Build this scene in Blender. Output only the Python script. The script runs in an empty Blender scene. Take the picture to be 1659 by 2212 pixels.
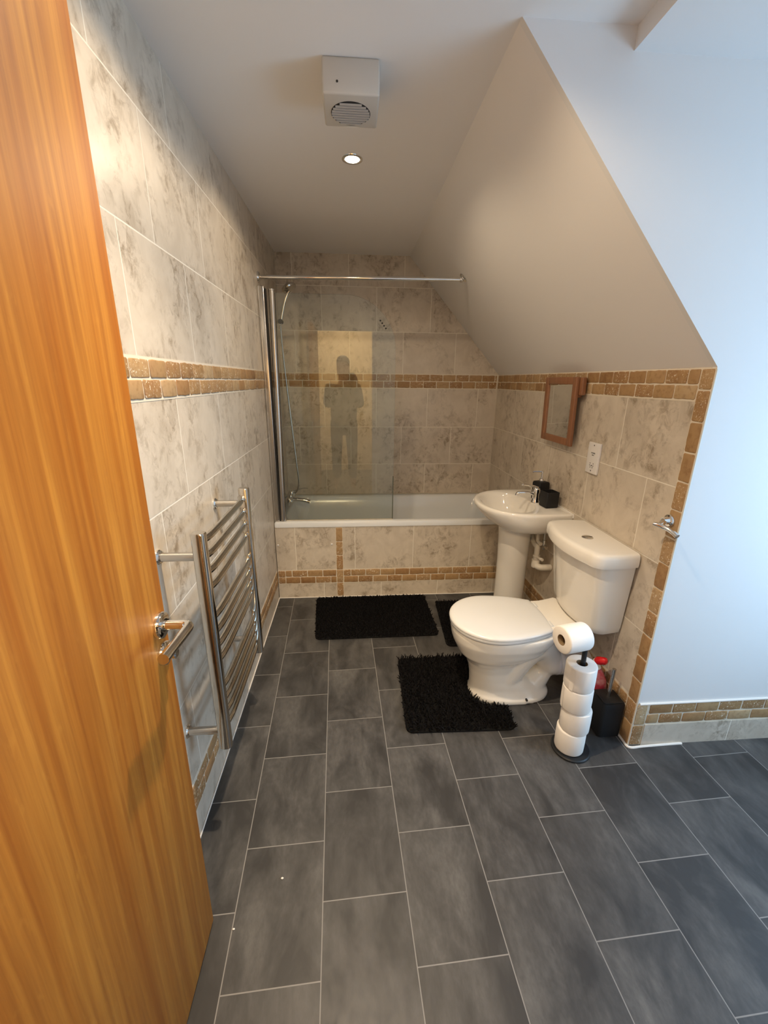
import bpy, bmesh, math, random
from mathutils import Vector, Matrix
random.seed(7)
PI = math.pi
SC = bpy.context.scene
COL = SC.collection

# ------------------------------------------------------------------ measured room
W, H = 1.70, 2.347
ZB, ZT, ROW, PITCH = 1.431, 1.535, 0.3027, 0.409
B0, B1 = 0.1115, 0.2126          # low mosaic border
YF = -2.081                      # face of the white return wall
YP = -0.716                      # face of the bath panel
YBACK = -3.50                    # end of the room at the doorway
RIM = 0.5684

# ------------------------------------------------------------------ node helpers
class NT:
    def __init__(s, name):
        s.m = bpy.data.materials.new(name); s.m.use_nodes = True
        s.t = s.m.node_tree; s.t.nodes.clear()
        s.out = s.t.nodes.new('ShaderNodeOutputMaterial')
        s.b = s.t.nodes.new('ShaderNodeBsdfPrincipled')
        s.t.links.new(s.b.outputs[0], s.out.inputs[0])
    def n(s, typ, **kw):
        o = s.t.nodes.new(typ)
        for k, v in kw.items(): setattr(o, k, v)
        return o
    def l(s, a, b): s.t.links.new(a, b)
    def put(s, sock, v):
        if hasattr(v, 'is_output') or hasattr(v, 'links'): s.l(v, sock)
        else: sock.default_value = v
    def math(s, op, a, b=None, c=None):
        o = s.n('ShaderNodeMath', operation=op)
        s.put(o.inputs[0], a)
        if b is not None: s.put(o.inputs[1], b)
        if c is not None: s.put(o.inputs[2], c)
        return o.outputs[0]
    def comb(s, x, y, z):
        o = s.n('ShaderNodeCombineXYZ'); s.put(o.inputs[0], x); s.put(o.inputs[1], y); s.put(o.inputs[2], z)
        return o.outputs[0]
    def noise(s, vec, scale, detail=4, rough=.55, dist=0.0, col=False):
        o = s.n('ShaderNodeTexNoise'); s.put(o.inputs['Vector'], vec)
        o.inputs['Scale'].default_value = scale; o.inputs['Detail'].default_value = detail
        o.inputs['Roughness'].default_value = rough; o.inputs['Distortion'].default_value = dist
        return o.outputs['Color' if col else 'Fac']
    def ramp(s, fac, stops, interp='LINEAR'):
        o = s.n('ShaderNodeValToRGB'); s.put(o.inputs[0], fac)
        r = o.color_ramp; r.interpolation = interp
        while len(r.elements) < len(stops): r.elements.new(.5)
        for e, (p, c) in zip(r.elements, stops):
            e.position = p; e.color = (c, c, c, 1) if isinstance(c, (int, float)) else (*c, 1)
        return o.outputs[0]
    def mix(s, fac, a, b, blend='MIX'):
        o = s.n('ShaderNodeMix', data_type='RGBA', blend_type=blend)
        s.put(o.inputs[0], fac)
        s.put(o.inputs[6], (*a, 1) if isinstance(a, tuple) else a)
        s.put(o.inputs[7], (*b, 1) if isinstance(b, tuple) else b)
        return o.outputs[2]
    def bump(s, h, strength=.3, dist=.002):
        o = s.n('ShaderNodeBump'); o.inputs['Strength'].default_value = strength
        o.inputs['Distance'].default_value = dist; s.put(o.inputs['Height'], h)
        s.l(o.outputs[0], s.b.inputs['Normal'])
    def set(s, **kw):
        for k, v in kw.items():
            k = {'color': 'Base Color', 'rough': 'Roughness', 'metal': 'Metallic', 'spec': 'Specular IOR Level',
                 'trans': 'Transmission Weight', 'ior': 'IOR', 'coat': 'Coat Weight', 'coatr': 'Coat Roughness',
                 'emit': 'Emission Color', 'emits': 'Emission Strength', 'sheen': 'Sheen Weight', 'sss': 'Subsurface Weight'}[k]
            if isinstance(v, tuple): v = (*v, 1)
            s.put(s.b.inputs[k], v)
    def pos(s):
        g = s.n('ShaderNodeNewGeometry'); return g.outputs['Position']
    def obj(s):
        g = s.n('ShaderNodeTexCoord'); return g.outputs['Object']
    def xyz(s, v):
        o = s.n('ShaderNodeSeparateXYZ'); s.l(v, o.inputs[0]); return o.outputs

def simple(name, color, rough=.5, metal=0.0, spec=.5, var=0.0, bump=0.0, bscale=200, **kw):
    t = NT(name); t.set(color=color, rough=rough, metal=metal, spec=spec, **kw)
    if var:
        n = t.noise(t.obj(), 30, 4)
        t.set(color=t.mix(n, tuple(c*(1-var) for c in color), tuple(min(1, c*(1+var)) for c in color)))
    if bump:
        t.bump(t.noise(t.obj(), bscale, 3), bump, .001)
    return t.m

def tile_mat(name, axis, A, pitch, seed, single=None):
    """large wall tiles, half-bonded rows, cloudy stone print"""
    t = NT(name); p = t.pos(); x, y, z = t.xyz(p)
    u = x if axis == 'x' else y
    if single is None:
        up = t.math('GREATER_THAN', z, 1.48)
        lo = t.math('SUBTRACT', ZB, z); hi = t.math('SUBTRACT', z, ZT)
        s = t.math('ADD', t.math('MULTIPLY', lo, t.math('SUBTRACT', 1.0, up)), t.math('MULTIPLY', hi, up))
        k0 = t.math('FLOOR', t.math('DIVIDE', s, ROW))
        fz = t.math('SUBTRACT', s, t.math('MULTIPLY', k0, ROW))
        k = t.math('ADD', k0, up)
        par = t.math('FLOORED_MODULO', k, 2.0)
        dz = t.math('MINIMUM', fz, t.math('SUBTRACT', ROW, fz))
        off = t.math('MULTIPLY', par, pitch*.5)
    else:
        low = t.math('LESS_THAN', z, .16)
        off = t.math('MULTIPLY', low, single - A)
        k = low; dz = 1.0
    uu = t.math('DIVIDE', t.math('SUBTRACT', t.math('SUBTRACT', u, A), off), pitch)
    ku = t.math('FLOOR', uu)
    fu = t.math('MULTIPLY', t.math('SUBTRACT', uu, ku), pitch)
    du = t.math('MINIMUM', fu, t.math('SUBTRACT', pitch, fu))
    edge = t.math('MINIMUM', du, dz)
    mr = t.n('ShaderNodeMapRange', interpolation_type='SMOOTHSTEP'); t.put(mr.inputs[0], edge)
    mr.inputs[1].default_value = .0013; mr.inputs[2].default_value = .0027
    tile = mr.outputs[0]
    wn = t.n('ShaderNodeTexWhiteNoise', noise_dimensions='3D'); t.l(t.comb(ku, k, float(seed)), wn.inputs[0])
    rx, ry, rz = t.xyz(wn.outputs['Color'])
    vec = t.comb(t.math('ADD', u, t.math('MULTIPLY', rx, 40.0)), t.math('ADD', t.math('MULTIPLY', z, .8), t.math('MULTIPLY', ry, 40.0)), t.math('MULTIPLY', rz, 20.0))
    big = t.ramp(t.noise(vec, 5.5, 3, .6, .6), [(.38, 0.0), (.62, 1.0)])
    fine = t.ramp(t.noise(vec, 26, 8, .72, .5), [(.43, 0.0), (.62, 1.0)])
    cloud = t.ramp(t.noise(vec, 9, 6, .6, .8), [(.36, 0.0), (.7, 1.0)])
    stain = t.math('MULTIPLY', big, fine)
    m = t.math('MAXIMUM', t.math('MULTIPLY', stain, .9), t.math('MULTIPLY', t.math('MULTIPLY', big, cloud), .55))
    m = t.math('MAXIMUM', m, t.math('MULTIPLY', cloud, .27))
    c = t.mix(m, (.68, .60, .49), (.275, .21, .14))
    c = t.mix(t.math('MULTIPLY', rx, .10), c, (.50, .43, .35))
    c = t.mix(tile, (.82, .76, .65), c)
    t.set(color=c, spec=.45)
    t.set(rough=t.math('SUBTRACT', .66, t.math('MULTIPLY', tile, .30)))
    t.bump(tile, .35, .0012)
    return t.m

def mosaic_mat():
    t = NT('tumbled_travertine'); g = t.n('ShaderNodeNewGeometry'); r = g.outputs['Random Per Island']
    p = g.outputs['Position']
    base = t.ramp(r, [(0, (.26, .135, .056)), (.2, (.37, .215, .10)), (.42, (.31, .165, .07)), (.62, (.44, .285, .145)), (.8, (.35, .20, .088)), (1, (.52, .38, .225))])
    sh = t.n('ShaderNodeVectorMath', operation='ADD'); t.l(p, sh.inputs[0]); t.l(t.comb(t.math('MULTIPLY', r, 7.0), 0.0, 0.0), sh.inputs[1])
    v = sh.outputs[0]
    c = t.mix(t.ramp(t.noise(v, 28, 5, .65), [(.35, 0.0), (.7, .55)]), base, (.45, .29, .13))
    c = t.mix(t.ramp(t.noise(v, 60, 4), [(.5, 0.0), (.75, .5)]), c, (.20, .095, .028))
    few = t.math('GREATER_THAN', t.math('FRACT', t.math('MULTIPLY', r, 13.7)), .45)
    pits = t.math('MULTIPLY', t.ramp(t.noise(v, 130, 3, .6, 1.0), [(.60, 0.0), (.66, 1.0)]), few)
    c = t.mix(pits, c, (.80, .72, .57))
    t.set(color=c, rough=.5, spec=.35)
    t.bump(t.noise(v, 140, 4), .35, .0015)
    return t.m

def floor_mat():
    t = NT('slate_vinyl_planks'); x, y, z = t.xyz(t.pos())
    u = t.math('ADD', x, t.math('MULTIPLY', y, .037)); v = t.math('SUBTRACT', y, t.math('MULTIPLY', x, .037))
    wu, lv = .2535, .3467
    uu = t.math('DIVIDE', t.math('SUBTRACT', u, .082), wu); ku = t.math('FLOOR', uu)
    par = t.math('FLOORED_MODULO', ku, 2.0)
    vv = t.math('DIVIDE', t.math('SUBTRACT', t.math('SUBTRACT', v, -1.7095), t.math('MULTIPLY', par, lv*.5)), lv)
    kv = t.math('FLOOR', vv)
    fu = t.math('MULTIPLY', t.math('SUBTRACT', uu, ku), wu); fv = t.math('MULTIPLY', t.math('SUBTRACT', vv, kv), lv)
    e = t.math('MINIMUM', t.math('MINIMUM', fu, t.math('SUBTRACT', wu, fu)), t.math('MINIMUM', fv, t.math('SUBTRACT', lv, fv)))
    mr = t.n('ShaderNodeMapRange', interpolation_type='SMOOTHSTEP'); t.put(mr.inputs[0], e)
    mr.inputs[1].default_value = .0009; mr.inputs[2].default_value = .0019
    pl = mr.outputs[0]
    wn = t.n('ShaderNodeTexWhiteNoise', noise_dimensions='3D'); t.l(t.comb(ku, kv, 3.0), wn.inputs[0])
    rx, ry, rz = t.xyz(wn.outputs['Color'])
    vec = t.comb(t.math('ADD', u, t.math('MULTIPLY', rx, 30.0)), t.math('ADD', t.math('MULTIPLY', v, .45), t.math('MULTIPLY', ry, 30.0)), rz)
    cl = t.ramp(t.noise(vec, 8, 5, .6, .4), [(.38, 0.0), (.72, 1.0)])
    fi = t.ramp(t.noise(vec, 70, 6, .7), [(.35, 0.0), (.7, 1.0)])
    m = t.math('ADD', t.math('MULTIPLY', cl, .55), t.math('MULTIPLY', t.math('MULTIPLY', cl, fi), .45))
    c = t.mix(m, (.034, .033, .033), (.138, .134, .130))
    c = t.mix(t.math('MULTIPLY', rx, .22), c, (.036, .0345, .034))
    c = t.mix(pl, (.235, .228, .218), c)
    t.set(color=c, spec=.4)
    t.set(rough=t.math('ADD', .36, t.math('MULTIPLY', fi, .16)))
    t.bump(t.math('ADD', t.math('MULTIPLY', pl, .6), t.math('MULTIPLY', fi, .25)), .18, .0012)
    return t.m

def wood_mat(name, c0, c1, c2, scale=1.0, rough=.5, axis='z'):
    t = NT(name); x, y, z = t.xyz(t.obj())
    if axis == 'z': a, l = y, z
    else: a, l = z, y
    warp = t.noise(t.comb(t.math('MULTIPLY', a, 3.0), t.math('MULTIPLY', l, .7), x), 2.0, 2)
    aw = t.math('ADD', a, t.math('MULTIPLY', warp, .016))
    strip = t.ramp(t.noise(t.comb(t.math('MULTIPLY', aw, 20.0*scale), t.math('MULTIPLY', l, .25), 0.0), 1.0, 3), [(.36, 0.0), (.64, 1.0)])
    grain = t.ramp(t.noise(t.comb(t.math('MULTIPLY', aw, 90.0*scale), t.math('MULTIPLY', l, 2.2*scale), x), 1.0, 5, .6), [(.35, 0.0), (.68, 1.0)])
    fleck = t.ramp(t.noise(t.comb(t.math('MULTIPLY', aw, 60.0*scale), t.math('MULTIPLY', l, 22.0*scale), x), 1.0, 3, .5), [(.62, 0.0), (.75, 1.0)])
    c = t.mix(strip, c0, c1)
    c = t.mix(t.math('MULTIPLY', grain, .55), c, c2)
    c = t.mix(t.math('MULTIPLY', t.math('MULTIPLY', fleck, strip), .6), c, c1)
    t.set(color=c, rough=rough, spec=.45)
    t.bump(grain, .08, .0006)
    return t.m

M = {}
M['tile_left'] = tile_mat('stone_print_tile_left', 'y', -2.045, .4105, 1)
M['tile_back'] = tile_mat('stone_print_tile_back', 'x', 1.137, .409, 2)
M['tile_right'] = tile_mat('stone_print_tile_right', 'y', -1.664, .415, 3)
M['tile_panel'] = tile_mat('stone_print_tile_panel', 'x', .136, .4075, 4, single=.322)
M['tile_skirt'] = tile_mat('stone_print_tile_skirting', 'x', 2.145, .409, 5, single=2.145)
M['mosaic'] = mosaic_mat()
M['grout'] = simple('cream_grout', (.72, .64, .51), .8, bump=.3, bscale=300)
M['floor'] = floor_mat()
M['paint'] = simple('white_wall_paint', (.77, .755, .735), .75, spec=.25, bump=.06, bscale=260)
M['paint_ceiling'] = simple('white_ceiling_paint', (.82, .79, .755), .8, spec=.2, bump=.05, bscale=200)
M['hall'] = simple('cream_hall_paint', (.80, .66, .44), .8)
M['door'] = wood_mat('orange_oak_veneer', (.36, .108, .006), (.54, .225, .029), (.215, .05, .002))
M['pine'] = wood_mat('pine_frame_wood', (.27, .115, .052), (.34, .16, .078), (.17, .065, .028), 2.0, .4)
M['chrome'] = simple('polished_chrome', (.80, .79, .77), .07, 1.0)
M['brushed'] = simple('satin_steel', (.56, .535, .50), .2, 1.0)
M['steel_dark'] = simple('polished_steel', (.62, .59, .54), .12, 1.0)
M['ceramic'] = simple('white_ceramic', (.80, .765, .70), .10, spec=.55)
M['seat'] = simple('white_seat_plastic', (.70, .70, .69), .2, spec=.5)
M['enamel'] = simple('white_bath_enamel', (.78, .80, .81), .14, spec=.5)
M['plastic'] = simple('white_plastic', (.80, .77, .74), .35)
M['fan'] = simple('dimmed_white_fan_plastic', (.56, .52, .46), .5)  # white plastic toned down, flare and shade put into its colour
M['pipe'] = simple('white_pipe_plastic', (.80, .75, .66), .4)
M['black'] = simple('matt_black_resin', (.012, .0115, .012), .55, spec=.3, bump=.15, bscale=400)
M['black_metal'] = simple('black_powder_coat', (.014, .015, .017), .42, spec=.4)
M['dark'] = simple('dark_recess', (.02, .018, .016), .8)
M['shag'] = simple('black_shag_yarn', (.0065, .006, .0065), .9, spec=.1)
M['mat_back'] = simple('black_mat_backing', (.008, .008, .008), .9, spec=.1)
M['paper'] = simple('soft_white_tissue', (.86, .82, .77), .9, spec=.1, bump=.25, bscale=350)
M['core'] = simple('brown_cardboard', (.22, .15, .08), .9)
M['red'] = simple('glossy_red_plastic', (.62, .012, .015), .25)
M['seal'] = simple('white_silicone_seal', (.82, .78, .72), .4)
M['mould'] = simple('stained_silicone_seal', (.52, .46, .36), .5, var=.4)
M['skin'] = simple('skin_tone', (.55, .34, .24), .5)
M['coat'] = simple('dark_grey_coat_cloth', (.06, .058, .06), .9)
M['trousers'] = simple('dark_trouser_cloth', (.035, .035, .042), .9)
M['hair'] = simple('dark_brown_hair', (.05, .035, .025), .7)
M['upvc'] = simple('white_window_frame', (.85, .85, .85), .3)

def pink():
    t = NT('pink_cleaner_liquid'); n = t.noise(t.obj(), 18, 3)
    t.set(color=t.mix(t.ramp(n, [(.45, 0.0), (.7, 1.0)]), (.62, .075, .12), (.78, .42, .42)), rough=.18, trans=.35, ior=1.35)
    return t.m
M['pink'] = pink()

def glass(name, tint, ior):
    m = bpy.data.materials.new(name); m.use_nodes = True; t = m.node_tree; t.nodes.clear()
    o = t.nodes.new('ShaderNodeOutputMaterial'); mx = t.nodes.new('ShaderNodeMixShader')
    tr = t.nodes.new('ShaderNodeBsdfTransparent'); gl = t.nodes.new('ShaderNodeBsdfGlossy'); fr = t.nodes.new('ShaderNodeFresnel')
    tr.inputs[0].default_value = (*tint, 1); gl.inputs['Roughness'].default_value = .0
    gl.inputs['Color'].default_value = (.95, .95, .95, 1); fr.inputs[0].default_value = ior
    t.links.new(fr.outputs[0], mx.inputs[0]); t.links.new(tr.outputs[0], mx.inputs[1]); t.links.new(gl.outputs[0], mx.inputs[2])
    t.links.new(mx.outputs[0], o.inputs[0]); return m
M['glass'] = glass('clear_bath_screen_glass', (.945, .962, .935), 1.5)
M['pane'] = glass('clear_window_glass', (.97, .98, .98), 1.45)
M['glass_edge'] = simple('green_glass_edge', (.10, .105, .075), .2)
M['mirror'] = simple('silvered_mirror', (.80, .81, .79), .015, 1.0)

def emitter(name, col, st):
    t = NT(name); t.set(color=(.8, .8, .8), emit=col, emits=st); return t.m
M['lamp'] = emitter('lit_lamp_glass', (1.0, .95, .9), 30.0)

# ------------------------------------------------------------------ geometry helpers
def origin(o):
    v = Vector((0, 0, 0))
    while o is not None: v += o.location; o = o.parent
    return v

def tag(o, label=None, cat=None, group=None, kind=None):
    if label: o['label'] = label
    if cat: o['category'] = cat
    if group: o['group'] = group
    if kind: o['kind'] = kind
    return o

def thing(name, label, cat, loc, group=None):
    o = bpy.data.objects.new(name, None); COL.objects.link(o); o.location = loc
    o.empty_display_size = .05
    return tag(o, label, cat, group)

def frame_of(d):
    d = Vector(d).normalized()
    a = Vector((0, 0, 1)) if abs(d.z) < .9 else Vector((1, 0, 0))
    s = a.cross(d).normalized(); return s, d.cross(s)

def cat(pts, n=8, closed=False):
    pts = [Vector(p) for p in pts]; out = []
    m = len(pts)
    for i in range(m - 1):
        p0 = pts[max(i-1, 0)]; p1 = pts[i]; p2 = pts[i+1]; p3 = pts[min(i+2, m-1)]
        for k in range(n):
            t = k/n
            out.append(.5*((2*p1) + (p2-p0)*t + (2*p0-5*p1+4*p2-p3)*t*t + (3*p1-p0-3*p2+p3)*t**3))
    out.append(pts[-1]); return out

class MB:
    def __init__(s): s.v = []; s.f = []; s.mi = []; s.cur = 0
    def add(s, vs, fs):
        b = len(s.v); s.v += [Vector(p) for p in vs]
        for f in fs: s.f.append([b+i for i in f]); s.mi.append(s.cur)
        return s
    def box(s, x0, x1, y0, y1, z0, z1):
        v = [(x0,y0,z0),(x1,y0,z0),(x1,y1,z0),(x0,y1,z0),(x0,y0,z1),(x1,y0,z1),(x1,y1,z1),(x0,y1,z1)]
        return s.add(v, [(0,3,2,1),(4,5,6,7),(0,1,5,4),(1,2,6,5),(2,3,7,6),(3,0,4,7)])
    def poly(s, pts, ext):
        """flat outline (3D points) extruded by vector ext"""
        n = len(pts); e = Vector(ext); a = [Vector(p) for p in pts]
        return s.add(a + [p+e for p in a], [tuple(range(n))[::-1], tuple(range(n, 2*n))] + [(i, (i+1) % n, n+(i+1) % n, n+i) for i in range(n)])
    def loft(s, loops, cap0=True, cap1=True):
        n = len(loops[0]); vs = [p for l in loops for p in l]; fs = []
        for k in range(len(loops)-1):
            for i in range(n):
                j = (i+1) % n; fs.append((k*n+i, k*n+j, (k+1)*n+j, (k+1)*n+i))
        if cap0: fs.append(tuple(range(n))[::-1])
        if cap1: fs.append(tuple((len(loops)-1)*n+i for i in range(n)))
        return s.add(vs, fs)
    def cyl(s, a, b, r, r2=None, n=24, bev=0.0):
        a, b = Vector(a), Vector(b); d = (b-a).normalized(); p, q = frame_of(d); r2 = r if r2 is None else r2
        def ring(c, rr): return [c + p*math.cos(2*PI*i/n)*rr + q*math.sin(2*PI*i/n)*rr for i in range(n)]
        if bev:
            return s.loft([ring(a, r-bev), ring(a+d*bev*.35, r-bev*.3), ring(a+d*bev, r), ring(b-d*bev, r2), ring(b-d*bev*.35, r2-bev*.3), ring(b, r2-bev)])
        return s.loft([ring(a, r), ring(b, r2)])
    def tube(s, path, r, n=14, caps=True, flat=None):
        path = [Vector(p) for p in path]; m = len(path)
        rs = r if isinstance(r, (list, tuple)) else [r]*m
        T = [(path[min(i+1, m-1)]-path[max(i-1, 0)]).normalized() for i in range(m)]
        p, q = frame_of(T[0]); loops = []
        for i in range(m):
            p = (p - T[i]*p.dot(T[i])).normalized(); q = T[i].cross(p)
            loops.append([path[i] + p*math.cos(2*PI*k/n)*rs[i] + q*math.sin(2*PI*k/n)*rs[i]*(flat or 1) for k in range(n)])
        return s.loft(loops, caps, caps)
    def lathe(s, c, prof, n=32, axis=(0, 0, 1), closed=False):
        c = Vector(c); d = Vector(axis).normalized(); p, q = frame_of(d)
        loops = [[c + d*h + p*math.cos(2*PI*i/n)*r + q*math.sin(2*PI*i/n)*r for i in range(n)] for r, h in prof]
        if closed: loops.append(loops[0]); return s.loft(loops, False, False)
        return s.loft(loops)
    def ball(s, c, r, n=16, sc=(1, 1, 1)):
        c = Vector(c)
        loops = [[c + Vector((r*sc[0]*math.sin(PI*k/n)*math.cos(2*PI*i/(2*n)), r*sc[1]*math.sin(PI*k/n)*math.sin(2*PI*i/(2*n)), -r*sc[2]*math.cos(PI*k/n))) for i in range(2*n)] for k in range(1, n)]
        return s.loft(loops)
    def build(s, name, mats, parent=None, smooth=35, kind=None, label=None):
        mats = mats if isinstance(mats, (list, tuple)) else [mats]
        o0 = origin(parent)
        me = bpy.data.meshes.new(name); me.from_pydata([p-o0 for p in s.v], [], s.f)
        for m in mats: me.materials.append(M[m] if isinstance(m, str) else m)
        me.polygons.foreach_set('material_index', s.mi)
        bm = bmesh.new(); bm.from_mesh(me); bmesh.ops.recalc_face_normals(bm, faces=bm.faces); bm.to_mesh(me); bm.free()
        if smooth:
            me.polygons.foreach_set('use_smooth', [True]*len(me.polygons)); me.set_sharp_from_angle(angle=math.radians(smooth))
        me.update()
        o = bpy.data.objects.new(name, me); COL.objects.link(o); o.parent = parent
        return tag(o, label, None, None, kind)

def bev(o, w, seg=3, ang=40):
    m = o.modifiers.new('bevel', 'BEVEL'); m.width = w; m.segments = seg; m.limit_method = 'ANGLE'; m.angle_limit = math.radians(ang)
    m.harden_normals = False
    for p in o.data.polygons: p.use_smooth = True
    return o

def rrect(cx, cy, z, hx, hy, r, n=6):
    out = []
    for sx, sy, a0 in ((1, 1, 0), (-1, 1, PI/2), (-1, -1, PI), (1, -1, 1.5*PI)):
        for k in range(n+1):
            a = a0 + PI/2*k/n
            out.append(Vector((cx + sx*(hx-r) + r*math.cos(a), cy + sy*(hy-r) + r*math.sin(a), z)))
    return out

def struct(name, mb, mats, parent=None, smooth=0):
    return mb.build(name, mats, parent, smooth, 'structure')

def mosaic(parent, O, U, V, N, cells, backs, name='mosaic_border', jit=.0011, gap=.0027, th=.0034, seed=1, structure=True):
    """bricks: cells are (u0,u1,v0,v1) in the plane O + u*U + v*V, standing out along N"""
    rng = random.Random(seed); O, U, V, N = Vector(O), Vector(U), Vector(V), Vector(N)
    mb = MB(); P = lambda u, v, h: O + U*u + V*v + N*h
    mb.cur = 1
    for (u0, u1, v0, v1) in backs:
        mb.add([P(u0,v0,0),P(u1,v0,0),P(u1,v1,0),P(u0,v1,0),P(u0,v0,.0010),P(u1,v0,.0010),P(u1,v1,.0010),P(u0,v1,.0010)],
               [(0,3,2,1),(4,5,6,7),(0,1,5,4),(1,2,6,5),(2,3,7,6),(3,0,4,7)])
    mb.cur = 0
    for (u0, u1, v0, v1) in cells:
        if u1-u0 < .012 or v1-v0 < .012: continue
        u0 += gap; u1 -= gap; v0 += gap; v1 -= gap
        c = .004; pts = []
        def side(a, b, n):
            for k in range(n):
                t = k/n; pts.append((a[0]+(b[0]-a[0])*t, a[1]+(b[1]-a[1])*t))
        nu = max(2, int((u1-u0)/.018)); nv = max(2, int((v1-v0)/.018))
        side((u0+c, v0), (u1-c, v0), nu); pts.append((u1-c, v0)); side((u1, v0+c), (u1, v1-c), nv); pts.append((u1, v1-c))
        side((u1-c, v1), (u0+c, v1), nu); pts.append((u0+c, v1)); side((u0, v1-c), (u0, v0+c), nv); pts.append((u0, v0+c))
        pts = [(a+rng.gauss(0, jit*.6), b+rng.gauss(0, jit*.6)) for a, b in pts]
        cu, cv = (u0+u1)/2, (v0+v1)/2; hu, hv = (u1-u0)/2, (v1-v0)/2
        h = th + rng.uniform(-.0006, .0008); tl = rng.gauss(0, .006)
        def loop(ins, hh): return [P(a-(a-cu)/hu*ins, b-(b-cv)/hv*ins, hh + (a-cu)*tl) for a, b in pts]
        mb.loft([loop(0, .0004), loop(0, h-.0020), loop(.0008, h-.0007), loop(.0028, h)], False, True)
    o = mb.build(name, ['mosaic', 'grout'], parent, 50)
    if structure: o['kind'] = 'structure'
    return o

def brickrow(u0, u1, v0, v1, phase, p):
    k = math.floor((u0-phase)/p); out = []
    while True:
        a = phase + k*p; b = a+p
        if a >= u1: break
        out.append((max(a, u0), min(b, u1), v0, v1)); k += 1
    return out

# ------------------------------------------------------------------ the room shell
fl = struct('floor', MB().box(-.12, 3.0, -5.2, .12, -.05, 0), 'floor')
wl = struct('wall_left', MB().box(-.1, 0, -3.38, .1, 0, H), 'tile_left')
wb = struct('wall_back', MB().box(0, W+.1, 0, .1, 0, H), 'tile_back')
wr = struct('wall_right', MB().box(W, W+.1, YF+.021, 0, 0, ZT+.005), 'tile_right')
struct('ceiling', MB().box(-.1, 1.27, YBACK, .1, H, H+.08), 'paint_ceiling')
sl = MB().poly([(.968, YF+.02, H), (W, YF+.02, ZT+.003), (W+.1, YF+.02, ZT+.003), (W+.1, YF+.02, H+.08), (.968, YF+.02, H+.08)], (0, -YF-.02, 0))
struct('ceiling_slope', sl, 'paint_ceiling')
ret = MB().poly([(W, YF, 0), (2.9, YF, 0), (2.9, YF, 2.40), (.968, YF, 2.40), (.968, YF, H), (W, YF, ZT+.003)], (0, .02, 0))
struct('wall_return', ret, 'paint')
struct('ceiling_dormer', MB().box(1.268, 2.95, YBACK, YF+.02, 2.297, 2.43), 'paint')
# window wall of the dormer, out of frame to the right
WY0, WY1, WZ0, WZ1 = -3.25, -2.35, .70, 1.72
ww = MB().box(2.9, 3.0, YBACK, WY0, 0, 2.43).box(2.9, 3.0, WY1, YF+.02, 0, 2.43).box(2.9, 3.0, WY0, WY1, 0, WZ0).box(2.9, 3.0, WY0, WY1, WZ1, 2.43)
struct('wall_window', ww, 'paint')
wn = struct('window_1', MB().box(2.93, 2.98, WY0, WY0+.05, WZ0, WZ1).box(2.93, 2.98, WY1-.05, WY1, WZ0, WZ1).box(2.93, 2.98, WY0+.05, WY1-.05, WZ0, WZ0+.05).box(2.93, 2.98, WY0+.05, WY1-.05, WZ1-.05, WZ1), 'upvc')
struct('pane', MB().box(2.95, 2.956, WY0+.05, WY1-.05, WZ0+.05, WZ1-.05), 'pane', wn)
# doorway wall behind the camera and the hall beyond
DX0, DX1, DZ = .03, .79, 2.06
fw = MB().box(-.1, DX0, YBACK, -3.38, 0, H).box(DX1, 2.95, YBACK, -3.38, 0, 2.43).box(DX0, DX1, YBACK, -3.38, DZ, H)
struct('wall_front', fw, 'paint')
hall = MB().box(-.75, 2.0, -5.2, -5.1, 0, 2.5).box(-.85, -.75, -5.2, YBACK, 0, 2.5).box(2.0, 2.1, -5.2, YBACK, 0, 2.5).box(-.75, -.1, YBACK-.05, YBACK, 0, 2.5)
struct('wall_hall', hall, 'hall')
struct('ceiling_hall', MB().box(-.85, 2.1, -5.2, YBACK, 2.5, 2.56), 'paint_ceiling')

# mosaic borders (children of the wall they are set in)
zm, zl = (ZB+ZT)/2, (B0+B1)/2
# left wall, u = y
LU0 = -3.30
cells = brickrow(LU0, -.002, zm, ZT, -2.302, .1055) + brickrow(LU0, -.002, ZB, zm, -2.246, .1055)
mosaic(wl, (0, 0, 0), (0, 1, 0), (0, 0, 1), (1, 0, 0), cells, [(LU0, 0, ZB-.004, ZT+.004)], seed=2)
cells = brickrow(LU0, YP, zl, B1, -2.302, .1055) + brickrow(LU0, YP, B0, zl, -2.246, .1055)
mosaic(wl, (0, 0, 0), (0, 1, 0), (0, 0, 1), (1, 0, 0), cells, [(LU0, YP, B0-.003, B1+.003)], seed=3)
# back wall, u = x
cells = brickrow(.008, W-.008, zm, ZT, .939, .105) + brickrow(.008, W-.008, ZB, zm, .994, .105)
mosaic(wb, (0, 0, 0), (1, 0, 0), (0, 0, 1), (0, -1, 0), cells, [(0, W, ZB-.004, ZT+.004)], seed=4)
# right wall band, its end column and the low border, u = y
EC = -2.024
cells = brickrow(EC, -.008, zm, ZT, -1.537, .1085) + brickrow(EC, -.008, ZB, zm, -1.486, .1085)
cells += brickrow(EC, YP, zl, B1, -1.537, .1085) + brickrow(EC, YP, B0, zl, -1.486, .1085)
ends = [0, .1065, B1] + [B1+.1044*k for k in range(1, 13)] + [ZT]
cells += [(YF, EC, a, b) for a, b in zip(ends[:-1], ends[1:])]
mosaic(wr, (W, 0, 0), (0, 1, 0), (0, 0, 1), (-1, 0, 0), cells, [(EC, 0, ZB-.004, ZT), (EC, YP, B0-.003, B1+.003), (YF-.001, EC, 0, ZT)], seed=5)
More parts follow.
